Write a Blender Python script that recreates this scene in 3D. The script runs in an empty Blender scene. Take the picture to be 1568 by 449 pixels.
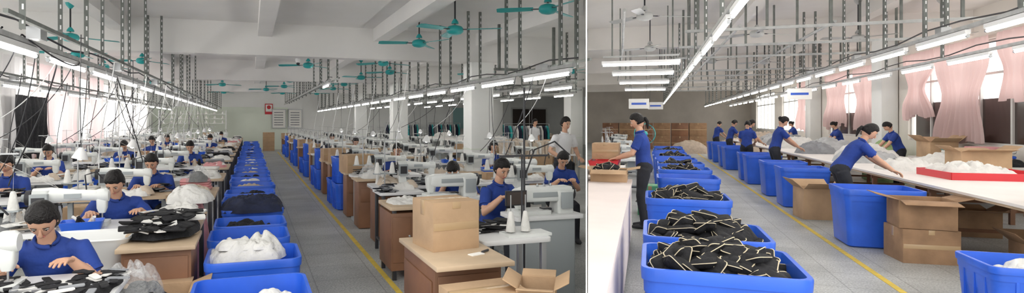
import bpy, math, random
import numpy as np
from mathutils import Vector, Matrix, noise
random.seed(7)
TH=math.radians(18.74)
ROOM={'L':TH,'R':-TH}
sc=bpy.context.scene
COL=sc.collection
def W(room,X,Y,z=0.0):
    t=ROOM[room]; c,s=math.cos(t),math.sin(t)
    return Vector((c*X-s*Y, s*X+c*Y, z))
# ---------------------------------------------------------------- materials
MATS={}
def mat(name,col,rough=.6,nz=0,amt=.12,bump=0,bs=None,metal=0,emit=0,alpha=1,trans=0,spec=.5,c2=None):
    if name in MATS: return MATS[name]
    m=bpy.data.materials.new(name); m.use_nodes=True; nt=m.node_tree; b=nt.nodes['Principled BSDF']
    b.inputs['Base Color'].default_value=(*col,1); b.inputs['Roughness'].default_value=rough
    b.inputs['Metallic'].default_value=metal
    b.inputs['Specular IOR Level'].default_value=spec
    if emit: 
        b.inputs['Emission Color'].default_value=(*col,1); b.inputs['Emission Strength'].default_value=emit
    if alpha<1: b.inputs['Alpha'].default_value=alpha
    if trans: b.inputs['Transmission Weight'].default_value=trans
    if nz or bump:
        tc=nt.nodes.new('ShaderNodeTexCoord'); n=nt.nodes.new('ShaderNodeTexNoise')
        n.inputs['Scale'].default_value=nz or 8; n.inputs['Detail'].default_value=5
        nt.links.new(tc.outputs['Object'],n.inputs['Vector'])
        if nz:
            r=nt.nodes.new('ShaderNodeValToRGB')
            lo=tuple(max(0,c*(1-amt*2)) for c in col) if c2 is None else c2
            r.color_ramp.elements[0].position=.3; r.color_ramp.elements[0].color=(*lo,1)
            r.color_ramp.elements[1].position=.65; r.color_ramp.elements[1].color=(*col,1)
            nt.links.new(n.outputs['Fac'],r.inputs['Fac']); nt.links.new(r.outputs['Color'],b.inputs['Base Color'])
        if bump:
            n2=nt.nodes.new('ShaderNodeTexNoise'); n2.inputs['Scale'].default_value=bs or 12; n2.inputs['Detail'].default_value=3
            nt.links.new(tc.outputs['Object'],n2.inputs['Vector'])
            bp=nt.nodes.new('ShaderNodeBump'); bp.inputs['Strength'].default_value=bump; bp.inputs['Distance'].default_value=.03
            nt.links.new(n2.outputs['Fac'],bp.inputs['Height']); nt.links.new(bp.outputs['Normal'],b.inputs['Normal'])
    MATS[name]=m; return m
WALL=mat('painted_wall',(.86,.87,.85),.85,1.2,.03)
WALLG=mat('painted_wall_green',(.78,.84,.74),.85,1.0,.03)
CEIL=mat('ceiling_paint',(.88,.87,.85),.9,.7,.04)
BEAM=mat('beam_paint',(.86,.85,.83),.9,.9,.04)
CEILR=mat('ceiling_paint_warm',(.84,.81,.77),.9,.7,.05)
BLUE=mat('blue_plastic',(.03,.14,.75),.35,3,.12)
BLUE2=mat('blue_plastic_dark',(.02,.09,.50),.4)
SHIRT=mat('navy_polo_cotton',(.017,.056,.31),.8,6,.15,.5,9)
PANTS=mat('dark_trousers',(.02,.022,.03),.8,6,.2,.4,9)
WSH=mat('white_shirt',(.8,.8,.82),.8,6,.05,.4,9)
SKIN=mat('skin',(.64,.37,.25),.5,10,.05)
HAIR=mat('black_hair',(.012,.010,.010),.5,40,.3,.5,60,spec=.3)
EYEW=mat('eye_white',(.85,.83,.8),.3); EYEB=mat('eye_iris',(.02,.012,.01),.2)
LIP=mat('lips',(.50,.16,.14),.5)
SHOE=mat('shoe_rubber',(.03,.03,.035),.6)
CARD=mat('cardboard',(.52,.35,.21),.85,3,.12,.15,20)
CARDD=mat('cardboard_dark',(.38,.23,.13),.9,4,.18,.2,15)
TAPE=mat('packing_tape',(.46,.32,.18),.25)
WOOD=mat('brown_plywood',(.28,.13,.065),.55,2,.2)
WOODT=mat('plywood_top',(.58,.44,.30),.6,2.5,.15)
WHITE=mat('white_laminate',(.82,.82,.82),.4,2,.03)
TABLEW=mat('white_table_cloth',(.84,.80,.77),.7,1.5,.04)
PINKT=mat('pale_pink_table_cloth',(.86,.77,.74),.75,1.5,.04,.15,4)
MACH=mat('machine_enamel',(.76,.78,.76),.3,5,.04)
MACHG=mat('machine_grey',(.36,.39,.40),.4)
DARK=mat('dark_metal',(.03,.03,.035),.45)
STEEL=mat('steel',(.45,.46,.47),.35,metal=.7)
BLACKF=mat('black_fabric',(.012,.012,.015),.85,14,.3,.6,20)
NAVYF=mat('navy_fabric',(.015,.022,.06),.85,8,.3,.6,12)
WHITEF=mat('white_fabric',(.78,.77,.74),.85,7,.08,.8,14)
BEIGEF=mat('beige_fabric',(.60,.50,.40),.85,7,.12,.6,14)
PINKF=mat('pink_fabric',(.66,.30,.31),.85,7,.12,.6,14)
GREENF=mat('green_fabric',(.36,.52,.24),.85,7,.12,.5,14)
GREYF=mat('grey_fabric',(.30,.31,.33),.85,7,.15,.6,14)
LGREY=mat('light_grey_fabric',(.50,.51,.52),.85,7,.12,.6,14)
CREAM=mat('cream_piping',(.70,.60,.42),.8)
RED=mat('red_plastic',(.60,.03,.04),.4)
TEAL=mat('teal_enamel',(.02,.36,.36),.35)
FANW=mat('white_enamel_fan',(.50,.51,.50),.4)
RAIL=mat('rail_grey_paint',(.50,.51,.50),.5,8,.15)
RAILD=mat('rail_dark_paint',(.20,.215,.20),.6,8,.2)
TUBE=mat('fluorescent_tube',(1,.97,.925),.5,emit=34)
REFL=mat('lamp_batten',(.88,.88,.88),.4)
BAG=mat('clear_plastic_bag',(.85,.87,.88),.12,alpha=.22,bump=1.0,bs=30)
YEL=mat('yellow_line_paint',(.72,.52,.08),.7,9,.12)
TUB=mat('white_tub_plastic',(.8,.81,.8),.35)
PAPER=mat('paper',(.85,.84,.80),.8)
FRAME=mat('window_frame',(.62,.62,.60),.5)
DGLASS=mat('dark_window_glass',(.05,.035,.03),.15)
def floor_mat():
    m=bpy.data.materials.new('terrazzo_tiles'); m.use_nodes=True; nt=m.node_tree; b=nt.nodes['Principled BSDF']
    tc=nt.nodes.new('ShaderNodeTexCoord'); br=nt.nodes.new('ShaderNodeTexBrick')
    br.offset=0; br.squash=1
    br.inputs['Scale'].default_value=1; br.inputs['Brick Width'].default_value=.6; br.inputs['Row Height'].default_value=.6
    br.inputs['Mortar Size'].default_value=.006; br.inputs['Color1'].default_value=(.44,.455,.445,1); br.inputs['Color2'].default_value=(.51,.52,.505,1)
    br.inputs['Mortar'].default_value=(.31,.31,.30,1)
    nt.links.new(tc.outputs['Object'],br.inputs['Vector'])
    n=nt.nodes.new('ShaderNodeTexNoise'); n.inputs['Scale'].default_value=55; n.inputs['Detail'].default_value=3
    n2=nt.nodes.new('ShaderNodeTexNoise'); n2.inputs['Scale'].default_value=1.3; n2.inputs['Detail'].default_value=6
    for q in (n,n2): nt.links.new(tc.outputs['Object'],q.inputs['Vector'])
    def mul(a,bn,lo,hi):
        r=nt.nodes.new('ShaderNodeMapRange'); r.inputs[1].default_value=.35; r.inputs[2].default_value=.62; r.inputs[3].default_value=lo; r.inputs[4].default_value=hi
        nt.links.new(bn.outputs['Fac'],r.inputs[0])
        x=nt.nodes.new('ShaderNodeMix'); x.data_type='RGBA'; x.blend_type='MULTIPLY'; x.inputs[0].default_value=1
        nt.links.new(a,x.inputs[6]); nt.links.new(r.outputs[0],x.inputs[7]); return x.outputs[2]
    o=mul(br.outputs['Color'],n,.62,1.1); o=mul(o,n2,.78,1.06)
    nt.links.new(o,b.inputs['Base Color']); b.inputs['Roughness'].default_value=.45
    return m
FLOOR=floor_mat()
def curtain_mat(name,c):
    m=bpy.data.materials.new(name); m.use_nodes=True; nt=m.node_tree
    nt.nodes.remove(nt.nodes['Principled BSDF']); out=nt.nodes['Material Output']
    d=nt.nodes.new('ShaderNodeBsdfDiffuse'); t=nt.nodes.new('ShaderNodeBsdfTranslucent'); x=nt.nodes.new('ShaderNodeMixShader')
    d.inputs[0].default_value=(*c,1); t.inputs[0].default_value=(*c,1); x.inputs[0].default_value=.4
    nt.links.new(d.outputs[0],x.inputs[1]); nt.links.new(t.outputs[0],x.inputs[2]); nt.links.new(x.outputs[0],out.inputs[0]); return m
PINKC=curtain_mat('pink_curtain_cloth',(.74,.55,.53)); WHC=curtain_mat('white_curtain_cloth',(.88,.86,.86)); PINKL=curtain_mat('pale_pink_curtain_cloth',(.90,.74,.74))
# ---------------------------------------------------------------- mesh builder
class MB:
    def __init__(s): s.v=[]; s.f=[]; s.m=[]; s.mats=[]
    def mi(s,m):
        if m not in s.mats: s.mats.append(m)
        return s.mats.index(m)
    def add(s,vs,fs,m,M=None):
        o=len(s.v); k=s.mi(m)
        if M is not None: vs=[M@Vector(v) for v in vs]
        s.v.extend([tuple(v) for v in vs])
        for f in fs: s.f.append(tuple(i+o for i in f)); s.m.append(k)
    def box(s,c,d,m,rz=0,M=None,top=1.0):
        hx,hy,hz=d[0]/2,d[1]/2,d[2]/2; co,si=math.cos(rz),math.sin(rz); vs=[]
        for z in(-1,1):
            k=top if z>0 else 1
            for x,y in((-1,-1),(1,-1),(1,1),(-1,1)):
                a,b=x*hx*k,y*hy*k; vs.append((c[0]+a*co-b*si,c[1]+a*si+b*co,c[2]+z*hz))
        s.add(vs,[(3,2,1,0),(4,5,6,7),(0,1,5,4),(1,2,6,5),(2,3,7,6),(3,0,4,7)],m,M)
    def tube(s,pts,rad,m,n=8,ref=None,M=None):
        pts=[Vector(p) for p in pts]; L=len(pts); vs=[]; fs=[]
        for i,p in enumerate(pts):
            t=(pts[min(i+1,L-1)]-pts[max(i-1,0)])
            if t.length<1e-9: t=Vector((0,0,1))
            t.normalize(); r=Vector(ref) if ref else (Vector((1,0,0)) if abs(t.x)<.8 else Vector((0,1,0)))
            a=(r-t*r.dot(t)).normalized(); b=t.cross(a)
            q=rad[i] if isinstance(rad,(list,tuple)) else rad
            ra,rb=q if isinstance(q,(list,tuple)) else (q,q)
            for j in range(n):
                w=2*math.pi*j/n; vs.append(p+a*math.cos(w)*ra+b*math.sin(w)*rb)
        for i in range(L-1):
            for j in range(n):
                k=(j+1)%n; fs.append((i*n+j,i*n+k,(i+1)*n+k,(i+1)*n+j))
        fs.append(tuple(range(n-1,-1,-1))); fs.append(tuple((L-1)*n+j for j in range(n)))
        s.add(vs,fs,m,M)
    def cyl(s,p0,p1,r0,r1,m,n=12,M=None): s.tube([p0,p1],[r0,r1],m,n,None,M)
    def ell(s,c,r,m,n=12,M=None,fn=None):
        vs=[];fs=[]; h=max(4,n//2+1)
        for i in range(h+1):
            ph=math.pi*i/h
            for j in range(n):
                w=2*math.pi*j/n; u=Vector((math.sin(ph)*math.cos(w),math.sin(ph)*math.sin(w),math.cos(ph)))
                q=fn(u) if fn else Vector((u.x*r[0],u.y*r[1],u.z*r[2]))
                vs.append(Vector(c)+q)
        for i in range(h):
            for j in range(n):
                k=(j+1)%n
                if i==0: fs.append((0,(i+1)*n+j,(i+1)*n+k))
                elif i==h-1: fs.append((i*n+j,h*n,i*n+k))
                else: fs.append((i*n+j,(i+1)*n+j,(i+1)*n+k,i*n+k))
        s.add(vs,fs,m,M)
    def rloft(s,lev,m,n=4,cap0=True,cap1=True,M=None):
        vs=[];fs=[];N=4*(n+1)
        for (z,hx,hy,r) in lev:
            for q,(sx,sy) in enumerate(((1,1),(-1,1),(-1,-1),(1,-1))):
                for k in range(n+1):
                    w=math.pi/2*(q+k/n); vs.append((sx*(hx-r)+r*math.cos(w),sy*(hy-r)+r*math.sin(w),z))
        for i in range(len(lev)-1):
            for j in range(N):
                k=(j+1)%N; fs.append((i*N+j,i*N+k,(i+1)*N+k,(i+1)*N+j))
        if cap0: fs.append(tuple(range(N-1,-1,-1)))
        if cap1: fs.append(tuple((len(lev)-1)*N+j for j in range(N)))
        s.add(vs,fs,m,M)
    def heap(s,w,d,h,seed,m,c=(0,0,0),rings=14,seg=36,rough=.35,square=.5,fr=1.0):
        vs=[];fs=[]; cx,cy,cz=c
        vs.append((cx,cy,cz+h*.95))
        for i in range(1,rings+1):
            r=i/rings
            for j in range(seg):
                a=2*math.pi*j/seg; ca,sa=math.cos(a),math.sin(a)
                k=1/max(abs(ca),abs(sa)); k=1+(k-1)*square
                wob=1+.16*noise.noise(Vector((ca*2.2+seed,sa*2.2,seed*.7)))
                x=ca*r*k*w/2*wob; y=sa*r*k*d/2*wob
                P=Vector((x*6+seed*3.1,y*6,seed))*fr
                P=P+Vector((.5*noise.noise(P*.8),.5*noise.noise(P*.8+Vector((9,2,1))),0))
                nz=.8*noise.noise(P*.8)+2.2*(abs(noise.noise(P*1.1))-.22)+1.2*(abs(noise.noise(P*2.3))-.2)+.25*(abs(noise.noise(P*5))-.2)
                nz=.9*math.tanh(nz/.9)
                z=h*max(0,(1-r**2.4))**.6*(1+rough*.75*nz)+ (0 if i==rings else .012*nz)
                vs.append((cx+x,cy+y,cz+max(0,z)))
        for j in range(seg): fs.append((0,1+j,1+(j+1)%seg))
        for i in range(rings-1):
            for j in range(seg):
                a=1+i*seg; k=(j+1)%seg; fs.append((a+j,a+seg+j,a+seg+k,a+k))
        fs.append(tuple(1+(rings-1)*seg+j for j in range(seg-1,-1,-1)))
        s.add(vs,fs,m)
    def mesh(s,name,ang=40,bevel=0):
        me=bpy.data.meshes.new(name); me.from_pydata(s.v,[],s.f)
        for m in s.mats: me.materials.append(m)
        me.polygons.foreach_set('material_index',s.m)
        if bevel:
            o=bpy.data.objects.new('tmp',me); COL.objects.link(o)
            bm=o.modifiers.new('b','BEVEL'); bm.width=bevel; bm.segments=2; bm.limit_method='ANGLE'
            dg=bpy.context.evaluated_depsgraph_get(); me2=bpy.data.meshes.new_from_object(o.evaluated_get(dg)); bpy.data.objects.remove(o); me=me2; me.name=name
        me.polygons.foreach_set('use_smooth',[True]*len(me.polygons)); me.set_sharp_from_angle(angle=math.radians(ang)); me.update()
        return me
def place(me,name,room,X,Y,z=0,rot=0,scale=None):
    o=bpy.data.objects.new(name,me); COL.objects.link(o)
    o.location=W(room,X,Y,z); o.rotation_euler=(0,0,ROOM[room]+math.radians(rot))
    if scale: o.scale=scale if isinstance(scale,tuple) else (scale,)*3
    return o
# ---------------------------------------------------------------- room shells
def poly_obj(name,room,pts,z0,z1,m):
    n=len(pts); vs=[(x,y,z0) for x,y in pts]+[(x,y,z1) for x,y in pts]
    fs=[tuple(range(n-1,-1,-1)),tuple(range(n,2*n))]+[(i,(i+1)%n,n+(i+1)%n,n+i) for i in range(n)]
    b=MB(); b.add(vs,fs,m); return place(b.mesh(name,20),name,room,0,0)
KL=.6186; KR=-.1
ZL=3.5; ZR=4.0
poly_obj('floor','L',[(-5.2,-3),(-3*KL,-3),(35*KL,35),(-5.2,35)],-.1,0,FLOOR)
poly_obj('floor','R',[(-3*KR,-3),(6.8,-3),(6.8,45),(45*KR,45)],-.1,0,FLOOR)
poly_obj('ceiling','L',[(-5.2,3.2),(3.2*KL,3.2),(35*KL,35),(-5.2,35)],ZL,ZL+.1,CEIL)
poly_obj('ceiling','R',[(3.6*KR,3.6),(6.8,3.6),(6.8,45),(45*KR,45)],ZR,ZR+.1,CEILR)
b=MB(); b.box((8.2,35.1,1.75),(26.8,.2,3.5),WALL); b.box((-1.5,34.99,1.2),(7,.02,2.4),WALLG); place(b.mesh('wall_back_left'),'wall_back_left','L',0,0)
b=MB(); b.box((1,45.1,2),(12,.2,4.0),mat('far_wall_beige',(.60,.55,.49),.9,1,.08)); place(b.mesh('wall_back_right'),'wall_back_right','R',0,0)
# partition between the two workshops
ang=math.atan2(.2311,1)
b=MB(); b.box((0,0,0),(.005,43,4.0),WALL)
o=bpy.data.objects.new('wall_partition',b.mesh('wall_partition')); COL.objects.link(o)
L0=2.2/math.cos(ang); mid=L0+21.5; o.location=(math.sin(ang)*mid,math.cos(ang)*mid,2.0); o.rotation_euler=(0,0,-ang)
def win_wall(name,room,X,side,y0,y1,opens,z0,z1,H,m):
    b=MB(); t=.2; cx=X+side*t/2; ys=y0
    for a,c in opens:
        b.box((cx,(ys+a)/2,H/2),(t,a-ys,H),m); b.box((cx,(a+c)/2,z0/2),(t,c-a,z0),m); b.box((cx,(a+c)/2,(z1+H)/2),(t,c-a,H-z1),m); ys=c
    b.box((cx,(ys+y1)/2,H/2),(t,y1-ys,H),m)
    place(b.mesh(name,20),name,room,0,0)
    for k,(a,c) in enumerate(opens):
        f=MB(); w=c-a; n=max(2,round(w/1.1))
        for i in range(n+1): f.box((cx,a+w*i/n,(z0+z1)/2),(.06,.06,z1-z0),FRAME)
        for z in(z0+.03,z0+(z1-z0)*.68,z1-.03): f.box((cx,(a+c)/2,z),(.06,w,.05),FRAME)
        place(f.mesh('window'),'window_%s%d'%(room.lower(),k+1),room,0,0)
LO=[(3,8.2),(9.4,14),(15.0,19.8),(20.8,25.6),(26.6,32)]
win_wall('wall_left','L',-5,-1,-3,35,LO,.95,3.0,ZL,WALL)
RO=[(3,11),(13.2,19),(21,26.5),(29,35),(37,43)]
win_wall('wall_right','R',6.6,1,-3,45,RO,1.1,3.3,ZR,mat('wall_cream',(.78,.74,.68),.9,1,.05))
# beams & columns
bc=MB()
for Y in(4.4,12.1,19.5,26.9): 
    xr=min(KL*(Y-.2)-.02,21); bc.box(((xr-5)/2,Y,(2.88+ZL)/2),(xr+5,.35,ZL-2.88),BEAM)
place(bc.mesh('ceiling_beam',20),'ceiling_beam','L',0,0)
bc=MB()
for X in(-2.25,.25,2.5,4.75,7.2,9.6):
    ys=max(3.2,X/KL+.3); 
    bc.box((X,(ys+35)/2,ZL-.13),(.26,35-ys,.26),BEAM)
place(bc.mesh('ceiling_joist',20),'ceiling_joist','L',0,0)
bc=MB()
for Y in(8.4,15.8,23.2,30.6,38): 
    xl=KR*(Y-.2)+.03; bc.box(((xl+6.6)/2,Y,(3.45+ZR)/2),(6.6-xl,.35,ZR-3.45),CEILR)
for X in(1.9,4.3): bc.box((X,24,ZR-.12),(.26,40,.24),CEILR)
place(bc.mesh('ceiling_beam',20),'ceiling_beam','R',0,0)
for Y in(12.1,19.5,26.9):
    c=MB(); c.rloft([(0,.26,.26,.02),(2.88,.26,.26,.02)],WALL,2); c.box((0,0,1.0),(.535,.535,.02),WALLG)
    place(c.mesh('column'),'column','L',4.75,Y)
    if Y>15: place(c.mesh('column'),'column','L',11.5,Y)
for Y in(12.1,20,27.8):
    c=MB(); c.rloft([(0,.2,.4,.02),(ZR,.2,.4,.02)],WALL,2); place(c.mesh('column'),'column','R',6.38,Y)
b=MB(); b.box((1.31,16,.002),(.055,32,.004),YEL); place(b.mesh('floor_marking_line'),'floor_marking_line','L',0,0)
b=MB(); b.box((2.24,22,.002),(.06,42,.004),YEL); place(b.mesh('floor_marking_line'),'floor_marking_line','R',0,0)
# ---------------------------------------------------------------- curtains
def curtain(name,room,X,y0,y1,z0,z1,m,seed=0,gather=0,rot=0):
    n=int((y1-y0)*26)+8; k=14; vs=[];fs=[]
    yc=(y0+y1)/2
    for i in range(k+1):
        t=i/k; z=z1+(z0-z1)*t
        sq=1-gather*math.exp(-((t-.55)/.22)**2)
        for j in range(n+1):
            u=j/n; y=yc+(y0+(y1-y0)*u-yc)*sq+.12*t*math.sin(seed*2.1+t*3)
            x=.05*math.sin(u*(y1-y0)*24+seed+math.sin(u*9+seed)*1.6)*(.5+.5*t)+.07*noise.noise(Vector((u*5+seed,t*2,0)))
            zz=z+ (.22*noise.noise(Vector((u*3,seed,3)))*t)
            vs.append((x,y-yc,zz))
    for i in range(k):
        for j in range(n): a=i*(n+1)+j; fs.append((a,a+1,a+n+2,a+n+1))
    b=MB(); b.add(vs,fs,m); return place(b.mesh(name,80),name,room,X,yc)
for i,(a,c,z0,g,m) in enumerate([(14.0,15.6,.8,0,WHC),(16.2,18.2,.7,.5,PINKL),(18.4,19.8,.75,.2,PINKL),(10,12,.9,.1,WHC),(21.2,23,.8,.3,PINKL),(24,25.5,.8,0,WHC),(27,29,.8,.3,WHC),(30,32,.8,0,WHC)]):
    curtain('window_curtain','L',-4.82,a,c,z0,3.0,m,i,g)
curtain('black_curtain','L',-4.55,14.2,16.2,.75,2.15,BLACKF,3,.05)
for i,(a,c,z0,g,m) in enumerate([(13.0,14.4,2.0,.3,PINKC),(14.7,17,1.15,.3,PINKC),(17.1,19,1.7,.5,PINKC),(21,23,1.3,.4,PINKC),(23.6,26.4,1.4,.3,PINKC),(29,31,1.2,.4,PINKC)]):
    curtain('window_curtain','R',6.46,a,c,z0,3.35,m,i+4,g)
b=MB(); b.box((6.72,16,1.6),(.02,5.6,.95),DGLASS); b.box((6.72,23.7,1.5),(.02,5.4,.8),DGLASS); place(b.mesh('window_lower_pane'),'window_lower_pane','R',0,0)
# ---------------------------------------------------------------- lights
lm=MB(); lm.box((0,0,.035),(.05,1.24,.045),REFL)
lm.cyl((0,-.6,-.012),(0,.6,-.012),.016,.016,TUBE,8)
for y in(-.61,.61): lm.cyl((0,y-.012,-.012),(0,y+.012,-.012),.019,.019,STEEL,8); lm.box((0,y,.004),(.02,.02,.03),REFL)
LAMP=lm.mesh('fluorescent_lamp')
def lamp_row(room,X,y0,y1,z,H,step=1.5,lstep=1.55,hm=RAILD,pair=True):
    r=MB(); r.box((X,(y0+y1)/2,z+.105),(.05,y1-y0,.04),RAIL)
    if pair: r.box((X+.22,(y0+y1)/2,z+.18),(.03,y1-y0,.03),RAILD)
    y=y0+.3
    while y<y1:
        for dx in ((0,.22) if pair else (0,)):
            r.box((X+dx,y,(z+.1+H)/2),(.04,.005,H-z-.1),hm); r.box((X+dx-.018,y+.018,(z+.1+H)/2),(.005,.036,H-z-.1),hm)
            for k in range(int((H-z-.1)/.1)): r.box((X+dx+.004,y-.004,z+.16+k*.1),(.012,.003,.04),REFL)
        y+=step
    r.tube([(X+.05,y0+(y1-y0)*i/40,z+.19+.04*math.sin(i*1.7)) for i in range(41)],.010,DARK,5)
    if pair:
        y=y0+1
        while y<y1: r.box((X+.1,y,z+.16),(.10,.16,.10),STEEL); y+=3.1
    place(r.mesh('lamp_rail'),'lamp_rail',room,0,0)
    y=y0+.7
    while y<y1-.5:
        place(LAMP,'fluorescent_lamp',room,X,y,z+.02); y+=lstep
lamp_row('L',-1.75,4.6,34,2.15,ZL,1.7)
lamp_row('L',-4.0,8,34,2.2,ZL,2.3,1.9)
lamp_row('L',3.55,6.0,34,2.15,ZL,1.6)
lamp_row('L',6.4,10.8,34,2.3,ZL,2.2,1.9)
lamp_row('L',9.5,16,34,2.4,ZL,2.6,2.2)
lamp_row('L',1.75,14,34,2.45,ZL,1.7,50,pair=True)
lamp_row('R',.68,4.3,34,2.5,ZR,1.8,1.5,pair=False)
lamp_row('R',3.2,4.4,40,2.5,ZR,2.0,1.6)
lamp_row('R',4.5,6.5,40,2.5,ZR,2.4,1.8,pair=False)
for Y,z in((10.2,2.55),(13,2.6),(16,2.6),(19.5,2.6)): place(LAMP,'fluorescent_lamp','R',-.15,Y,z,90)
b=MB()
for Y in(10.2,13,16,19.5):
    b.box((-.15,Y,2.68),(1.2,.03,.03),RAIL)
    for x in(-.6,.35): b.cyl((x,Y,2.69),(x,Y,ZR),.012,.012,RAILD,6)
place(b.mesh('lamp_suspension'),'lamp_suspension','R',0,0)
# ---------------------------------------------------------------- ceiling fan
def fan_mesh(m,drop):
    b=MB(); b.tube([(0,0,drop),(0,0,drop-.04),(0,0,drop-.09)],[.075,.06,.02],m,14); b.cyl((0,0,.08),(0,0,drop-.05),.013,.013,DARK,8)
    b.tube([(0,0,.16),(0,0,.12),(0,0,.09)],[.02,.05,.055],m,14)
    b.tube([(0,0,.07),(0,0,.05),(0,0,.02),(0,0,-.03),(0,0,-.06),(0,0,-.075)],[.03,.10,.125,.125,.09,.03],m,20)
    for k in range(3):
        a=2*math.pi*k/3+.25; M=Matrix.Rotation(a,4,'Z')
        b.box((.17,0,.0),(.12,.035,.012),DARK,M=M)
        M2=M@Matrix.Rotation(math.radians(12),4,'X')
        vs=[];N=8
        for i in range(N+1):
            t=i/N; x=.2+.5*t; w=.055+.018*t-(.02 if i==N else 0)
            vs+= [(x,-w,.006-.01*t),(x,w,.006-.01*t),(x,w,-.002-.01*t),(x,-w,-.002-.01*t)]
        fs=[(0,1,2,3),(N*4+3,N*4+2,N*4+1,N*4)]
        for i in range(N):
            for j in range(4): k2=(j+1)%4; fs.append((i*4+j,(i+1)*4+j,(i+1)*4+k2,i*4+k2))
        b.add(vs,fs,m,M2)
    return b.mesh('ceiling_fan',50)
FT=fan_mesh(TEAL,.55); FW=fan_mesh(FANW,.75); FH=fan_mesh(TEAL,.36)
for X,Y,r in[(-2.75,10.9,10),(-3.6,8.3,0),(2.85,8.2,70),(2.75,9.8,40),(3.6,15.8,10),(-3.45,16.5,30),(-3.2,22.5,80),(-1,23,10),(3.2,21.5,50),(3.2,24.5,0),(1.2,23.5,40),(1.4,29,0),(3.0,29,70),(6.2,15.5,20),(7.5,19,60),(-1.2,29,40),(8.2,14,10),(3.2,18,75),(1.3,14.5,30),(2.9,13.4,5),(1.2,20,66),(2.8,27,20),(.6,26,50),(-3.4,20,15),(-3.3,13.6,70),(-2.3,14.6,35)]:
    place(FT,'ceiling_fan','L',X,Y,ZL-.55,r)
place(FH,'ceiling_fan','L',3.85,7.2,ZL-.36,20)
for X,Y,r in[(-.08,9.7,5),(.0,14.0,30),(3.9,13.6,60),(3.0,18.2,20),(5.2,18.2,20),(.3,20,0),(3.2,26,40)]:
    place(FW,'ceiling_fan','R',X,Y,ZR-.75,r,1.0)
# ---------------------------------------------------------------- bins, boxes, tables, machines
def bin_mesh(w,d,h,m=BLUE,ribs=True,name='plastic_bin'):
    b=MB(); hw,hd=w/2,d/2; t=.9
    b.rloft([(0,hw*t-.03,hd*t-.03,.05),(.02,hw*t,hd*t,.07),(h*.80,hw*.975,hd*.975,.07),(h*.80,hw*.99,hd*.99,.075),(h*.9,hw*.995,hd*.995,.075),(h*.9,hw*1.02,hd*1.02,.08),(h*.985,hw*1.03,hd*1.03,.085),(h,hw*1.02,hd*1.02,.08),(h,hw*.96,hd*.96,.07),(h*.9,hw*.945,hd*.945,.065),(.05,hw*t-.03,hd*t-.03,.05)],m,5)
    if ribs:
        for sx in(1,-1):
            for i in range(4):
                x=hw*(-.68+1.36*i/3)
                b.box((x*.93,sx*(hd*.945),h*.42),(.02,.03,h*.76),m); 
            for i in range(3):
                y=hd*(-.55+1.1*i/2); b.box((sx*hw*.945,y*.93,h*.42),(.03,.02,h*.76),m)
        for z in (.28,.55): 
            b.rloft([(h*z,hw*.955,hd*.955,.07),(h*z+.015,hw*.955,hd*.955,.07)],m,5)
    return b.mesh(name,45)
BINL=bin_mesh(.66,.58,.60); BINR=bin_mesh(.88,.78,.74,ribs=False); CRATE=bin_mesh(.78,.62,.52); CRS=bin_mesh(.5,.62,.48)
def box_mesh(w,d,h,m=CARD,open_=0,tape=True):
    b=MB()
    if not open_:
        b.box((0,0,h/2),(w,d,h),m); b.box((0,0,h*1.0+.001),(w+.004,.06,.003),TAPE)
        if tape:
            b.box((0,-d/2-.001,h*.93),(.06,.003,h*.14),TAPE); b.box((0,-d/2-.001,h*.5),(w*.98,.003,.05),TAPE); b.box((w/2+.001,0,h*.85),(.003,.06,h*.3),TAPE); b.box((-w/2-.001,0,h*.85),(.003,.06,h*.3),TAPE)
    else:
        t=.008
        b.box((0,0,t),(w,d,t),m)
        for sx in(-1,1):
            b.box((sx*w/2,0,h/2),(t,d,h),m); b.box((0,sx*d/2,h/2),(w,t,h),m)
            a=open_; fl=min(w,d)*.45
            M=Matrix.Translation((sx*w/2,0,h))@Matrix.Rotation(sx*math.radians(a),4,'Y'); b.box((0,0,fl/2),(t,d*.98,fl),m,M=M)
            M=Matrix.Translation((0,sx*d/2,h))@Matrix.Rotation(-sx*math.radians(a*1.3),4,'X'); b.box((0,0,fl/2),(w*.98,t,fl),m,M=M)
    return b.mesh('cardboard_box',30,.004)
def table_mesh(w,d,h,top=WHITE,leg=STEEL,cab=None,th=.035):
    b=MB(); b.rloft([(h-th,w/2,d/2,.03),(h,w/2,d/2,.03)],top,3)
    for sx in(-1,1):
        for sy in(-1,1): b.box((sx*(w/2-.05),sy*(d/2-.05),(h-th)/2),(.04,.04,h-th),leg)
        b.box((sx*(w/2-.05),0,.15),(.03,d-.1,.03),leg)
    b.box((0,d/2-.05,h-th-.04),(w-.1,.025,.05),leg)
    if cab: 
        b.box((0,0,h*.52),(w*.94,d*.92,h*.78),cab); 
        for k in range(2): b.box((w*(-.23+.46*k),-d*.465,h*.55),(w*.42,.012,h*.62),cab); b.cyl((w*(-.06+.12*k),-d*.475,h*.6),(w*(-.06+.12*k),-d*.50,h*.6),.012,.012,STEEL,8)
    return b.mesh('work_table',30,.004)
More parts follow.
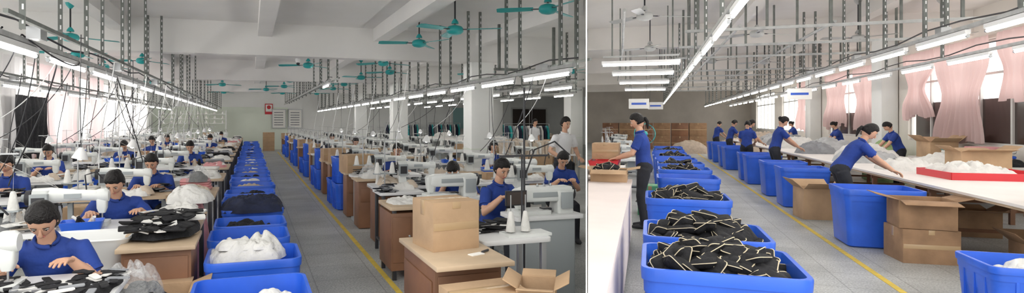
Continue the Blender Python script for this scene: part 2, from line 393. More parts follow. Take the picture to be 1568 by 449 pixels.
def station(top=None):
    b=MB(); h=.75; top=top or WHITE
    b.rloft([(h-.04,.55,.27,.04),(h,.55,.27,.04)],top,4,M=Matrix.Translation((-.3,0,0)))
    for x in(-.78,.18):
        b.box((x,0,.37),(.05,.05,.70),MACHG); b.box((x,0,.03),(.05,.5,.05),MACHG); b.box((x,0,.70),(.05,.46,.03),MACHG)
    b.box((-.3,.05,.12),(.95,.04,.04),MACHG); b.box((-.1,.1,.10),(.3,.22,.025),DARK)
    b.cyl((-.55,.0,.55),(-.3,.0,.55),.08,.08,DARK,14); b.box((-.15,.05,.62),(.16,.16,.14),MACHG)
    b.rloft([(h,.27,.09,.015),(h+.035,.27,.088,.015)],MACH,3,M=Matrix.Translation((-.22,0,0)))
    b.rloft([(h+.03,.062,.075,.02),(h+.10,.05,.06,.02),(h+.20,.05,.06,.02),(h+.30,.06,.065,.025)],MACH,4,M=Matrix.Translation((-.42,0,0)))
    b.tube([(-.48,0,h+.25),(-.36,0,h+.255),(-.18,0,h+.25),(-.05,0,h+.245),(.03,0,h+.24),(.05,0,h+.24)],[(.065,.06),(.065,.06),(.045,.048),(.045,.05),(.06,.055),(.045,.045)],MACH,14,ref=(0,0,1))
    b.rloft([(h+.10,.022,.03,.012),(h+.14,.036,.04,.015),(h+.27,.04,.046,.015),(h+.295,.03,.035,.015)],MACH,4)
    b.cyl((0,.0,h+.04),(0,.0,h+.12),.005,.006,STEEL,8); b.box((0,.01,h+.045),(.03,.04,.006),STEEL)
    b.cyl((-.49,0,h+.24),(-.53,0,h+.24),.065,.06,DARK,18); b.cyl((-.53,0,h+.24),(-.56,0,h+.24),.035,.03,MACHG,14)
    b.box((-.2,-.05,h+.25),(.12,.012,.035),MACHG); b.cyl((-.02,.05,h+.22),(-.02,.08,h+.22),.016,.014,STEEL,10)
    b.box((-.42,-.09,h+.2),(.12,.05,.15),MACHG); b.box((-.42,-.117,h+.2),(.09,.005,.10),DARK)
    b.cyl((-.68,-.12,h),(-.68,-.12,h+.62),.008,.008,STEEL,6); b.box((-.68,-.12,h+.6),(.28,.02,.012),STEEL); b.box((-.68,-.12,h+.16),(.3,.1,.012),MACHG)
    for k,x in enumerate((-.78,-.58)):
        b.tube([(x,-.12,h+.165),(x,-.12,h+.18),(x,-.12,h+.30),(x,-.12,h+.31)],[.04,.04,.02,.012],WHITEF,12)
        b.tube([(x,-.12,h+.31),(x*.99,-.12,h+.6),(-.3,-.02,h+.31)],[.0015]*3,WHITEF,4)
    b.tube([(-.1,-.06,h+.3),(-.1,-.10,h+.42),(-.03,-.05,h+.44),(0,.0,h+.38)],.006,DARK,6)
    return b.mesh('industrial_sewing_machine',40)
STN=station(); STW=station(WOODT)
sb=MB(); sb.tube([(0,0,.42),(0,0,.43),(0,0,.455),(0,0,.46)],[.15,.17,.17,.15],WOOD,18)
for k in range(4):
    a=math.pi/4+k*math.pi/2; sb.cyl((.12*math.cos(a),.12*math.sin(a),.43),(.19*math.cos(a),.19*math.sin(a),0),.013,.013,DARK,8)
sb.tube([(.155*math.cos(k*math.pi/8),.155*math.sin(k*math.pi/8),.2) for k in range(17)],.008,DARK,6)
STOOL=sb.mesh('work_stool')
def pile(room,X,Y,z,w,d,h,m,seed,name='fabric_pile',m2=None,rough=.45,fine=False):
    b=MB(); fine=fine or Y<9
    b.heap(w,d,h,seed,m,rough=rough,rings=26 if fine else 14,seg=64 if fine else 32)
    if m2:
        for k in range(5):
            rr=random.Random(seed*7+k); b.heap(w*.45,d*.4,h*.38,seed+k*2.3,m2 if k%2 else m,(rr.uniform(-.25,.25)*w,rr.uniform(-.25,.25)*d,h*rr.uniform(.35,.6)),14 if fine else 8,32 if fine else 18,.6)
    return place(b.mesh(name,80),name,room,X,Y,z)
def stack(room,X,Y,z,w,d,n,m,th=.03,seed=0,name='folded_fabric_stack',ms=None):
    b=MB(); rr=random.Random(seed); zz=0
    for k in range(n):
        t=th*rr.uniform(.8,1.2); dx,dy=rr.uniform(-.02,.02),rr.uniform(-.02,.02)
        b.rloft([(zz,w/2-.01,d/2-.01,.03),(zz+t*.3,w/2,d/2,.03),(zz+t*.7,w/2,d/2,.03),(zz+t,w/2-.012,d/2-.012,.03)],(ms[k%len(ms)] if ms else m),3,M=Matrix.Translation((dx,dy,0))@Matrix.Rotation(rr.uniform(-.06,.06),4,'Z')); zz+=t
    return place(b.mesh(name,60),name,room,X,Y,z)
def pouches(room,X,Y,z,w,d,n,h,seed,s=1.0,name='fabric_pouch_pile'):
    b=MB(); rr=random.Random(seed); b.heap(w*.98,d*.98,h*.8,seed,BLACKF,rings=8,seg=24)
    for k in range(n):
        u,v=rr.uniform(-1,1),rr.uniform(-1,1); zz=h*(1-max(abs(u),abs(v))**2.5)*.8+rr.uniform(0,.06)
        a,c,t=.088*s,.062*s,.026*s
        M=Matrix.Translation((u*w*.42,v*d*.40,zz+.02))@Matrix.Rotation(rr.uniform(0,6.28),4,'Z')@Matrix.Rotation(rr.uniform(-1.0,1.0),4,'X')@Matrix.Rotation(rr.uniform(-.5,.5),4,'Y')
        b.rloft([(-t,a*.6,c*.55,.02),(-t*.75,a*.85,c*.82,.02),(0,a,c,.022),(t*.75,a*.85,c*.82,.02),(t,a*.6,c*.55,.02)],BLACKF,3,M=M)
        b.rloft([(-.0022,a*1.03,c*1.03,.023),(.0022,a*1.03,c*1.03,.023)],CREAM,3,M=M)
    return place(b.mesh(name,50),name,room,X,Y,z)
# ---------------------------------------------------------------- people
def remesh(b,vox,sm=2):
    me=bpy.data.meshes.new('t'); me.from_pydata(b.v,[],b.f); me.update()
    o=bpy.data.objects.new('tmp',me); COL.objects.link(o)
    r=o.modifiers.new('r','REMESH'); r.mode='VOXEL'; r.voxel_size=vox; r.use_smooth_shade=True
    s=o.modifiers.new('s','SMOOTH'); s.factor=.5; s.iterations=sm
    dg=bpy.context.evaluated_depsgraph_get(); ev=o.evaluated_get(dg); m2=ev.to_mesh()
    V=np.empty(len(m2.vertices)*3); m2.vertices.foreach_get('co',V); V=V.reshape(-1,3).copy()
    F=[tuple(p.vertices) for p in m2.polygons]; ev.to_mesh_clear(); bpy.data.objects.remove(o)
    return V,F
hb=MB()
hb.tube([(0,-.03,0),(0,0,0),(0,.03,0),(0,.06,0),(0,.09,-.002),(0,.098,-.003)],[(.024,.019),(.026,.018),(.036,.017),(.041,.015),(.040,.012),(.034,.008)],SKIN,14,ref=(1,0,0))
for x,L,dx in((-.031,.070,-.10),(-.010,.080,-.02),(.011,.074,.05),(.031,.056,.14)):
    p=Vector((x,.085,-.002)); P=[p]; c=.15
    for q,l in enumerate((L*.45,L*.32,L*.25)):
        c+=.28; p=p+Vector((dx*l,math.cos(c)*l,-math.sin(c)*l)); P.append(p)
    hb.tube([Vector((x*.8,.06,-.002))]+P+[P[-1]+(P[-1]-P[-2])*.12],[.010,.0098,.0092,.0085,.0075,.004],SKIN,10)
hb.tube([(-.018,.015,-.004),(-.038,.045,-.010),(-.056,.072,-.017),(-.062,.095,-.024),(-.062,.100,-.026)],[.016,.014,.011,.009,.005],SKIN,10)
HV,HF=remesh(hb,.0042,2)
def ik(S,T,l1,l2,pole):
    d=T-S; L=min(d.length,(l1+l2)*.995); dn=d.normalized(); T=S+dn*L
    a=(l1*l1-l2*l2+L*L)/(2*L); h=math.sqrt(max(0,l1*l1-a*a)); p=(pole-dn*pole.dot(dn)).normalized()
    return S+dn*a+p*h,T
def person(room,X,Y,face=180,pose='sit',lean=15,pitch=35,yaw=0,hands=((-.10,.40,.80),(.10,.42,.80)),shirt=None,hair='bun',vox=.016,scale=.97,female=True,z0=0,stool=True,name='garment_worker',twist=0):
    shirt=shirt or SHIRT
    la=math.radians(lean); sit=pose=='sit'; hz=.57 if sit else .90
    if sit:
        scale*=.955; hands=[(hx,hy,(hzz+.012)/scale) for hx,hy,hzz in hands]
    u=Vector((0,math.sin(la),math.cos(la))); f=Vector((0,math.cos(la),-math.sin(la))); P=Vector((0,-.02 if sit else -.28*math.sin(la)*.6,hz))
    N=P+u*.50; b=MB(); xr=(1,0,0); sw=.165 if female else .185
    segs=[]
    b.tube([P-u*.10,P-u*.04,P+u*.03,P+u*.16,P+u*.32,P+u*.41,P+u*.455,P+u*.49],[(.12,.09),(.165,.12),(.168,.122),(.142,.105),(.162,.118),(.165,.10),(.135,.08),(.07,.062)],SKIN,20,ref=xr)
    segs.append((P+u*.10,P+u*.34,.13,.14,0)); segs.append((P+u*.40+Vector((-.12,0,0)),P+u*.40+Vector((.12,0,0)),.08,.08,0))
    la2=la*.8+math.radians(pitch)*.35; hd=Vector((0,math.sin(la2),math.cos(la2))); Hc=N+hd*.165
    b.tube([N-u*.06,N+hd*.02,N+hd*.10],[.058,.05,.05],SKIN,12); segs.append((N+hd*.035,Hc,.05,.08,1))
    J=[]
    for k,sx in enumerate((-1,1)):
        S=P+u*.43+Vector((sx*sw,0,0)); T=Vector(hands[k]); Wt=T-Vector((0,.06,-.015)); 
        E,Wr=ik(S,Wt,.27,.245,Vector((sx*.55,-.35,-.8)))
        m1=S.lerp(E,.62)
        b.tube([S-Vector((sx*.05,0,0)),S+(E-S)*.02+Vector((0,0,.0)),S.lerp(E,.3),m1,S.lerp(E,.63),E,E.lerp(Wr,.35),Wr,Wr+(Wr-E)*.06],[.062,.066,.064,.062,.046,.042,.043,.029,.027],SKIN,14)
        segs+= [(S,m1,.06,.055,0),(m1+(E-S)*.02,E,.045,.042,1),(E,Wr,.042,.028,1)]
        fd=(Wr-E).normalized(); hd2=(fd*.5+Vector((0,.75,-.1))).normalized()
        J.append((sx,Wr,hd2,S,E))
        hp=P+Vector((sx*.09,0,-.03))
        if sit: kn=Vector((sx*.13,.40,.53)); an=Vector((sx*.13,.42,.09))
        else: kn=Vector((sx*.10,.03,.48)); an=Vector((sx*.11,-.02,.09))
        b.tube([hp,hp.lerp(kn,.3),hp.lerp(kn,.85),kn,kn.lerp(an,.3),kn.lerp(an,.8),an+Vector((0,0,-.02))],[.095,.092,.066,.064,.062,.052,.05],SKIN,14)
        segs+=[(hp,kn,.09,.065,2),(kn,an,.06,.05,2)]
        b.tube([an+Vector((0,-.06,-.05)),an+Vector((0,0,-.045)),an+Vector((0,.09,-.055)),an+Vector((0,.17,-.062))],[.032,(.045,.042),(.047,.032),(.03,.022)],SKIN,12,ref=xr)
        segs.append((an+Vector((0,-.04,-.055)),an+Vector((0,.16,-.06)),.03,.02,3))
    V,F=remesh(b,vox,3)
    C=np.array([V[list(q)].mean(0) for q in F]); best=np.full(len(C),9.); lab=np.zeros(len(C),int)
    for p0,p1,r0,r1,l in segs:
        p0=np.array(p0);p1=np.array(p1);d=p1-p0; t=np.clip(((C-p0)@d)/max(1e-9,d@d),0,1); D=np.linalg.norm(C-(p0+t[:,None]*d),axis=1)-(r0+(r1-r0)*t)
        k=D<best; best[k]=D[k]; lab[k]=l
    lm=[shirt,SKIN,PANTS,SHOE]; o=MB()
    for m in lm: o.mi(m)
    o.v=[tuple(v) for v in V]; o.f=list(F); o.m=[int(l) for l in lab]
    o.tube([N-u*.012+hd*.022+Vector((.064*math.cos(w),0,0))+f*(.060*math.sin(w)+.004)-u*.018*max(0,math.sin(w)) for w in [2*math.pi*i/16 for i in range(17)]],[(.011,.016)]*17,shirt,6)
    for sx,Wr,d,S,E in J:
        o.tube([S.lerp(E,.40),S.lerp(E,.55),S.lerp(E,.64),S.lerp(E,.67),S.lerp(E,.672)],[.050,.060,.064,.063,.052],shirt,16)
        z=Vector((0,0,1)); z=(z-d*z.dot(d)).normalized(); x=d.cross(z); M=Matrix((( x.x,d.x,z.x,Wr.x),(x.y,d.y,z.y,Wr.y),(x.z,d.z,z.z,Wr.z),(0,0,0,1)))
        if sx<0: M=M@Matrix.Scale(-1,4,(1,0,0)); FF=[q[::-1] for q in HF]
        else: FF=HF
        o.add([tuple(v) for v in HV],FF,SKIN,M)
    pt=la*.6+math.radians(pitch)
    R=Matrix.Translation(Hc)@Matrix.Rotation(math.radians(yaw),4,'Z')@Matrix.Rotation(-pt,4,'X')
    def hf(q):
        x,y,z=q.x*.074,q.y*.092,q.z*.115
        if q.z<0: 
            x*=1-.34*q.z*q.z; y*=1-.12*q.z*q.z
            if q.y>0: y+=.010*q.z*q.z
        if q.y>0: y-=.006*math.exp(-((abs(q.x)-.42)/.16)**2-((q.z-.08)/.12)**2)
        if q.y>.5: y+=.004*math.exp(-(q.x/.3)**2-((q.z+.5)/.15)**2)
        return Vector((x,y,z))
    o.ell((0,0,0),None,SKIN,28,R,hf)
    o.tube([(0,.088,.022),(0,.097,.0),(0,.108,-.018),(0,.102,-.028),(0,.088,-.030)],[.006,.008,.012,.013,.006],SKIN,8,M=R)
    for sx in(-1,1):
        o.ell((sx*.073,-.004,-.008),(.010,.020,.030),SKIN,10,R)
        o.ell((sx*.030,.0775,.010),(.014,.010,.0065),EYEW,10,R); o.ell((sx*.030,.0845,.010),(.006,.005,.006),EYEB,8,R)
        o.tube([(sx*.014,.090,.034),(sx*.03,.0885,.036),(sx*.048,.079,.030)],[.0025,.0035,.002],HAIR,6,M=R)
        o.tube([(sx*.017,.0875,.017),(sx*.03,.0885,.0195),(sx*.044,.080,.015)],.0022,HAIR,5,M=R)
    o.ell((0,.088,-.050),(.021,.007,.0055),LIP,10,R); o.ell((0,.087,-.056),(.017,.007,.0055),LIP,10,R)
    def hr(q):
        face=(q.y-.12)-max(0,(q.z-.22))*2.3
        k=1.14 if face<0 else (1.14-.3*min(1,face/.18))
        if q.z<-.35: k=min(k,1.1+ (q.z+.35)*1.0)
        return Vector((q.x*.076*k,q.y*.094*k-.003,q.z*.117*k*(.99)))
    o.ell((0,0,0.002),None,HAIR,32,R,hr)
    if hair=='bun': o.ell((0,-.11,.01),(.04,.035,.04),HAIR,12,R)
    elif hair=='tail': o.tube([(0,-.085,.0),(0,-.115,-.015),(0,-.12,-.07),(0,-.095,-.13),(0,-.075,-.17)],[.02,.028,.026,.018,.006],HAIR,10,M=R)
    elif hair=='bob': o.tube([(0,-.03,.04),(0,-.04,-.04),(0,-.045,-.10),(0,-.04,-.12)],[(.083,.07),(.088,.068),(.08,.055),(.06,.04)],HAIR,16,ref=(1,0,0),M=R)
    me=o.mesh(name,75)
    ob=place(me,name,room,X,Y,z0,face,scale)
    if sit and stool: place(STOOL,'work_stool',room,X,Y,0,face,(1,1,scale*.98))
    return ob
# LEFT ROOM people (facing -Y, toward the camera)
person('L',-1.10,4.12,180,lean=30,pitch=30,hands=((-.16,.42,.80),(.16,.45,.80)),hair='bob',vox=.011,yaw=8)
person('L',-1.12,6.03,180,lean=27,pitch=28,hands=((-.22,.38,.80),(.18,.44,.80)),vox=.012,female=True,yaw=-6)
person('L',-1.14,8.2,175,lean=20,pitch=26,hands=((-.12,.42,.80),(.14,.42,.80)),vox=.014,hair='short',female=False)
person('L',-2.66,8.25,172,lean=16,pitch=26,hair='bun',vox=.014)
for X,Y,fc in[(-3.2,11.6,180),(-1.15,12.7,185),(-2.65,14.8,180),(-2.4,17,170),(-1.2,19.2,190),(-2.6,21.4,180),(-1.15,25.8,180)]:
    person('L',X,Y,fc,lean=random.uniform(14,30),pitch=random.uniform(20,40),hair=random.choice(['bun','bob','short','tail']),vox=.024)
# right of the aisle
person('L',2.33,5.55,200,lean=14,pitch=22,yaw=-12,hands=((-.12,.42,.82),(.16,.38,.84)),vox=.012,hair='bun')
person('L',2.46,6.95,150,lean=34,pitch=40,hands=((-.2,.36,.80),(.12,.38,.80)),vox=.014,hair='short',female=False)
person('L',2.35,9.9,180,lean=14,pitch=20,hair='short',vox=.02)
person('L',4.35,10.4,180,lean=12,pitch=20,hair='bob',vox=.02)
person('L',4.0,7.2,170,lean=20,pitch=35,hair='short',vox=.018)
person('L',5.25,9.25,190,'stand',6,15,hands=((-.2,.25,.95),(.2,.25,.95)),shirt=WSH,hair='short',female=False,vox=.018,scale=1)
person('L',9.1,18.0,200,'stand',4,10,hands=((-.2,.1,.8),(.2,.1,.8)),shirt=WSH,hair='short',vox=.024,scale=1)
for X,Y in[(2.4,14.4),(2.4,18.8),(7.9,14.0)]:
    person('L',X,Y,180,lean=16,pitch=25,hair=random.choice(['bun','short']),vox=.026)
# RIGHT ROOM people
person('R',-.10,9.3,88,'stand',7,24,hands=((-.12,.42,1.0),(.14,.40,1.02)),hair='tail',vox=.012,scale=1.03)
person('R',2.76,10.1,-90,'stand',34,22,hands=((-.10,.66,.84),(.14,.62,.84)),hair='tail',vox=.012,scale=1.0)
person('R',2.88,15.9,-85,'stand',14,35,hands=((-.10,.58,.86),(.14,.55,.86)),hair='bun',vox=.018,scale=1.04)
person('R',5.75,17.2,95,'stand',22,35,hands=((-.12,.50,.84),(.14,.52,.84)),hair='short',vox=.018,scale=.98)
person('R',2.85,20.3,-80,'stand',14,30,hands=((-.10,.56,.86),(.14,.52,.86)),hair='short',vox=.022,scale=1)
person('R',2.7,19.2,-20,'stand',10,30,hair='bun',vox=.022,scale=.97,hands=((-.1,.35,.95),(.14,.35,.95)))
person('R',2.85,24.2,-80,'stand',14,30,hands=((-.10,.56,.86),(.14,.52,.86)),hair='short',vox=.024,scale=1)
person('R',5.8,22.0,95,'stand',18,30,hands=((-.12,.50,.84),(.14,.52,.84)),hair='bun',vox=.022,scale=.97)
person('R',2.8,28.5,-60,'stand',14,30,hair='short',vox=.026,hands=((-.1,.5,.9),(.14,.5,.9)))
person('R',5.8,28.2,95,'stand',14,30,hair='bun',vox=.026,hands=((-.1,.5,.85),(.14,.5,.85)))
# ---------------------------------------------------------------- LEFT ROOM contents
rows=[4.02,6.0,8.2,10.4,12.6,14.8,17,19.2,21.4,23.6,25.8,28,30.2,32.4]
bench=table_mesh(.5,1.1,.75,WOODT,DARK); 
for i,Y in enumerate(rows):
    for j,X in enumerate((-1.16,-2.68,-4.1)):
        if j==2 and Y<7: continue
        place(STW if (i+j)%3==2 else STN,'industrial_sewing_machine','L',X,Y-.5,0)
    if i>0: 
        place(bench,'work_table','L',-.64,Y-.55,0)
        ms=[BLACKF,WHITEF,BEIGEF,WHITEF,PINKF,WHITEF,GREYF]
        if i>1: pile('L',-.64,Y-.8,.75,.42,.5,.09,ms[i%7],i+3,m2=ms[(i+1)%7]); stack('L',-.66,Y-.22,.75,.34,.30,4,ms[(i+2)%7],.03,i)
    if i>1:
        if i<13:
            for X in(-2.1,-3.5):
                k=random.random()
                if k<.4: place(box_mesh(.45,.38,random.uniform(.3,.5)),'cardboard_box','L',X,Y+.85,.0)
                else: place(CRS,'plastic_bin','L',X,Y+.95,0); pile('L',X,Y+.95,.38,.40,.50,.16,random.choice([WHITEF,BEIGEF,WHITEF,BLACKF]),i*3+X)
        stack('L',-1.8,Y-.45,.75,.26,.3,random.randint(3,7),WHITEF,.03,i,ms=[WHITEF,BEIGEF])
        pile('L',-3.3,Y-.45,.75,.4,.3,.10,random.choice([WHITEF,BEIGEF,BLACKF]),i*2.7,m2=WHITEF)
def mini_table(X,Y,w,d,h,m,leg=DARK,room='L',cab=None): return place(table_mesh(w,d,h,m,leg,cab),'work_table',room,X,Y,0)
mini_table(-.80,3.45,.30,.62,.74,WHITE)
pile('L',-.80,3.5,.74,.28,.45,.03,BLACKF,2,'fabric_offcuts'); pile('L',-1.15,3.28,.75,.45,.14,.03,BLACKF,5,'fabric_offcuts',rough=.8)
b=MB(); rr=random.Random(3)
for k in range(60):
    M=Matrix.Translation((rr.uniform(-.3,.35),rr.uniform(-.2,.22),.01+rr.uniform(0,.03)))@Matrix.Rotation(rr.uniform(0,6),4,'Z')@Matrix.Rotation(rr.uniform(-.2,.2),4,'X')
    b.rloft([(0,.055,.018,.01),(.006,.055,.018,.01)],[BLACKF,BLACKF,GREYF,BLACKF,WHITEF][k%5],3,M=M)
place(b.mesh('fabric_strips'),'fabric_strips','L',-1.0,3.45,.75)
place(table_mesh(.40,.46,.55,WOODT,DARK),'work_table','L',-.60,3.72,0)
pile('L',-.60,3.70,.55,.36,.40,.10,BLACKF,9,m2=BLACKF,rough=.6)
b=MB(); b.heap(.34,.34,.16,4,BAG,rough=.6,square=.2,rings=22,seg=48,fr=1.3); place(b.mesh('plastic_bag',80),'plastic_bag','L',-.64,3.75,.60)
place(box_mesh(.36,.30,.50,CARD,70),'cardboard_box','L',-.56,4.25,0)
tb=MB(); h=.24
tb.rloft([(0,.20,.15,.06),(.02,.22,.17,.07),(h*.9,.27,.21,.08),(h,.29,.23,.09),(h+.01,.285,.225,.09),(h,.262,.20,.08),(.03,.21,.16,.06)],TUB,6)
tb.box((-.28,0,h-.02),(.03,.12,.02),TUB); tb.box((.28,0,h-.02),(.03,.12,.02),TUB)
place(tb.mesh('plastic_tub'),'plastic_tub','L',-1.10,4.86,.53); place(table_mesh(.5,.4,.53,WHITE,STEEL),'low_stand','L',-1.10,4.86,0)
b=MB(); b.box((0,0,.36),(.44,.50,.68),WOOD); b.box((0,-.256,.36),(.40,.012,.60),WOOD); b.box((0,0,.72),(.50,.60,.03),WOODT); place(b.mesh('wooden_cabinet',30,.004),'wooden_cabinet','L',-.62,4.76,0)
b=MB(); rr=random.Random(11); b.heap(.46,.85,.07,3,BLACKF,rings=20,seg=48)
for k in range(60):
    u,v=rr.uniform(-.21,.21),rr.uniform(-.45,.45)
    M=Matrix.Translation((u,v,.04+.05*(1-abs(v)*2)+rr.uniform(0,.04)))@Matrix.Rotation(rr.uniform(0,6),4,'Z')@Matrix.Rotation(rr.uniform(-.5,.5),4,'X')
    b.rloft([(0,.075,.035,.01),(.010,.075,.035,.01)],[BLACKF,BLACKF,BLACKF,WHITEF,BLACKF][k%5],3,M=M)
place(b.mesh('cut_fabric_pieces'),'cut_fabric_pieces','L',-.62,5.05,.755)
pile('L',-.64,5.85,.75,.40,.3,.10,WHITEF,3,m2=WHITEF)
pile('L',-.60,6.75,.0,.4,.6,.80,PINKF,6,rough=.10)
pile('L',-.60,6.6,.78,.46,.5,.15,WHITEF,8,'white_fabric_bag',rough=.3)
# aisle bins row
ys=[3.72,4.72,5.55,6.25,7.3,8.1,8.9,9.9,10.7,11.5,12.4,13.3,14.2,15.2,16.2,17.3,18.4,19.5,20.7,22,23.3,24.7,26.2,27.8,29.4,31]
cont=[WHITEF,WHITEF,GREYF,BLACKF,NAVYF,WHITEF,BLACKF,BEIGEF,WHITEF,BLACKF,BEIGEF,WHITEF,GREYF]
for i,Y in enumerate(ys):
    place(BINL,'plastic_bin','L',.0+.02*math.sin(i*2),Y,0,random.uniform(-3,3) if i>2 else 0)
    c=cont[i%len(cont)]
    if i==0: pile('L',.12,Y+.05,.42,.34,.34,.13,c,1,m2=c)
    elif i==1: pile('L',-.03,Y+.16,.53,.56,.44,.17,c,12,'white_fabric_bag',rough=.5,m2=c)
    elif i==2: pile('L',-.0,Y+.0,.40,.50,.42,.08,c,13)
    elif i==4: pile('L',.02,Y,.57,.72,.7,.16,c,14,rough=.4,m2=c)
    else: pile('L',0,Y,.44,.54,.46,.14,c,i+20,m2=c)
# right of aisle: desk with box
b=MB(); b.box((0,0,.735),(.50,.92,.03),WOODT); b.box((-.0,.05,.36),(.44,.74,.70),WOOD); b.box((-.226,.05,.5),(.012,.66,.24),WOOD)
for k in(-1,1): b.box((-.23,.05+k*.17,.22),(.012,.30,.26),WOOD)
b.box((0,-.33,.36),(.40,.012,.6),WOOD)
place(b.mesh('wooden_desk',30,.004),'wooden_desk','L',1.27,3.72,0)
place(box_mesh(.34,.34,.32),'cardboard_box','L',1.26,3.83,.75,8)
b=MB(); b.box((0,0,.003),(.10,.05,.006),PAPER); b.cyl((.05,0,.01),(.12,.02,.01),.008,.008,DARK,8); place(b.mesh('label_tag'),'label_tag','L',1.36,3.5,.75,20)
place(box_mesh(.42,.34,.68,CARD),'cardboard_box','L',1.22,3.0,0,4); place(box_mesh(.2,.28,.70,CARD,60),'cardboard_box','L',1.51,2.95,0,-31)
place(table_mesh(.55,.5,.75,WHITE,STEEL),'work_table','L',1.82,4.1,0)
def cone_rack(X,Y,z,n=3):
    b=MB(); b.box((0,0,.01),(.35,.18,.02),MACH)
    for k in range(n):
        x=-.12+.12*k; b.cyl((x,0,.02),(x,0,.30),.005,.005,STEEL,6); b.tube([(x,0,.03),(x,0,.05),(x,0,.17),(x,0,.18)],[.036,.036,.018,.01],WHITEF,14)
    b.cyl((0,.06,.02),(0,.06,.60),.008,.008,DARK,6); b.box((0,.03,.59),(.4,.02,.015),DARK)
    place(b.mesh('thread_cone_rack'),'thread_cone_rack','L',X,Y,z)
cone_rack(1.95,4.0,.75,2)
def big_machine():
    b=MB()
    b.rloft([(0,.3,.2,.02),(.75,.3,.2,.02)],MACHG,3); b.rloft([(.75,.40,.22,.03),(.79,.40,.22,.03)],WHITE,3)
    b.rloft([(.79,.10,.12,.03),(.9,.09,.10,.03),(1.02,.11,.12,.04)],MACH,4,M=Matrix.Translation((.24,0,0)))
    b.rloft([(-.06,.07,.09,.03),(-.04,.075,.1,.03),(.5,.07,.09,.03),(.56,.05,.06,.02)],MACH,4,M=Matrix.Translation((.27,0,.98))@Matrix.Rotation(-math.pi/2,4,'Y'))
    b.rloft([(.84,.03,.04,.01),(.90,.05,.06,.02),(1.02,.06,.07,.02),(1.04,.04,.05,.02)],MACH,3,M=Matrix.Translation((-.27,0,0))); b.cyl((-.27,0,.79),(-.27,0,.86),.008,.008,STEEL,8); b.cyl((.34,0,.98),(.38,0,.98),.08,.075,DARK,18)
    b.box((0,-.095,.98),(.3,.01,.05),MACHG); b.box((.24,-.13,.92),(.14,.02,.16),MACHG); b.rloft([(.79,.2,.14,.02),(.83,.2,.14,.02)],MACH,3,M=Matrix.Translation((-.15,0,0)))
    for k in range(3): b.cyl((-.05+.08*k,.0,1.05),(-.05+.08*k,.0,1.08),.012,.01,STEEL,8)
    b.box((.05,.0,.83),(.1,.1,.02),DARK)
    return b.mesh('lockstitch_machine',40,.003)
BM=big_machine()
place(BM,'lockstitch_machine','L',2.58,4.95,0,0,(.86,.9,.94))
b=MB(); b.tube([(0,0,0),(0,0,1.9)],.010,DARK,8); b.tube([(0,0,1.1),(.1,0,1.35),(.3,0,1.42),(.45,0,1.30)],.008,DARK,6); b.tube([(0,0,.03),(0,0,0)],[.12,.13],DARK,16); b.box((-.08,0,.93),(.2,.02,.13),DARK); b.box((-.08,-.012,.93),(.18,.004,.11),DGLASS); place(b.mesh('machine_control_stand'),'machine_control_stand','L',2.27,4.68,0)
for i,Y in enumerate([8.3,9.9,12.1,14.3,16.5,18.7,20.9,23.1,25.3,27.5,30]):
    place(STN,'industrial_sewing_machine','L',2.35,Y-.55,0)
    place(STW if i%2 else STN,'industrial_sewing_machine','L',3.95,Y-.45,0)
    if Y>11: place(STN,'industrial_sewing_machine','L',5.9,Y-.45,0)
    pile('L',2.9,Y-.5,.74,.35,.35,.10,[WHITEF,BEIGEF,WHITEF,GREYF][i%4],i*1.7,m2=WHITEF)
    place(table_mesh(.5,.5,.74,WHITE,STEEL),'work_table','L',2.95,Y-.5,0)
place(BM,'lockstitch_machine','L',2.15,6.35,0,0,(.88,.9,.95)); place(STN,'industrial_sewing_machine','L',3.6,6.7,0)
mini_table(1.72,7.1,.55,.5,.75,WHITE); 
b=MB(); b.box((0,0,.36),(.42,.42,.70),WOOD); b.box((0,0,.72),(.5,.5,.03),WOODT); b.box((0,-.215,.5),(.36,.012,.2),WOOD); WC=b.mesh('wooden_cabinet',30,.004)
place(WC,'wooden_cabinet','L',1.72,8.9,0); place(WC,'wooden_cabinet','L',1.75,7.75,0); 
mini_table(1.54,6.05,.45,.62,.74,WOODT,DARK,cab=WOOD)
pile('L',1.54,6.1,.74,.36,.4,.05,WHITEF,31); pile('L',1.75,7.75,.735,.3,.3,.12,BEIGEF,33,m2=WHITEF)
rackY=[10.9,11.7,13.3,14.2,15.1,16.2,17.5,18.9,20.3,21.8,23.4,25.2,27.2,29.5,31.5]
for i,Y in enumerate(rackY):
    if i%3==2: place(WC,'wooden_cabinet','L',1.70,Y,0); place(box_mesh(.42,.40,.26),'cardboard_box','L',1.70,Y,.736,5)
    else:
        place(CRS,'plastic_bin','L',1.68,Y,0); 
        if i%3==0: place(CRS,'plastic_bin','L',1.68,Y,.47,random.uniform(-4,4)); pile('L',1.68,Y,.85,.38,.5,.14,[BLACKF,WHITEF,BEIGEF,NAVYF][i%4],i+2)
        else: pile('L',1.68,Y,.38,.38,.5,.15,BLACKF,i+2)
place(box_mesh(.5,.45,.30),'cardboard_box','L',1.72,10.05,.736,10); place(WC,'wooden_cabinet','L',1.72,10.05,0)
place(box_mesh(.4,.4,.3),'cardboard_box','L',1.75,12.5,.736,0); place(WC,'wooden_cabinet','L',1.75,12.5,0)
ct=table_mesh(1.9,3.6,.8,TABLEW,STEEL)
place(ct,'cutting_table','L',8.0,16.8,0); 
for Y in(20.5,24.5,28.5): place(ct,'cutting_table','L',9,Y,0)
place(ct,'cutting_table','L',13.8,26,0); place(ct,'cutting_table','L',14.5,30,0)
place(table_mesh(1.9,1.0,.8,TABLEW,STEEL),'cutting_table','L',6.65,13.0,0)
b=MB(); rr=random.Random(2)
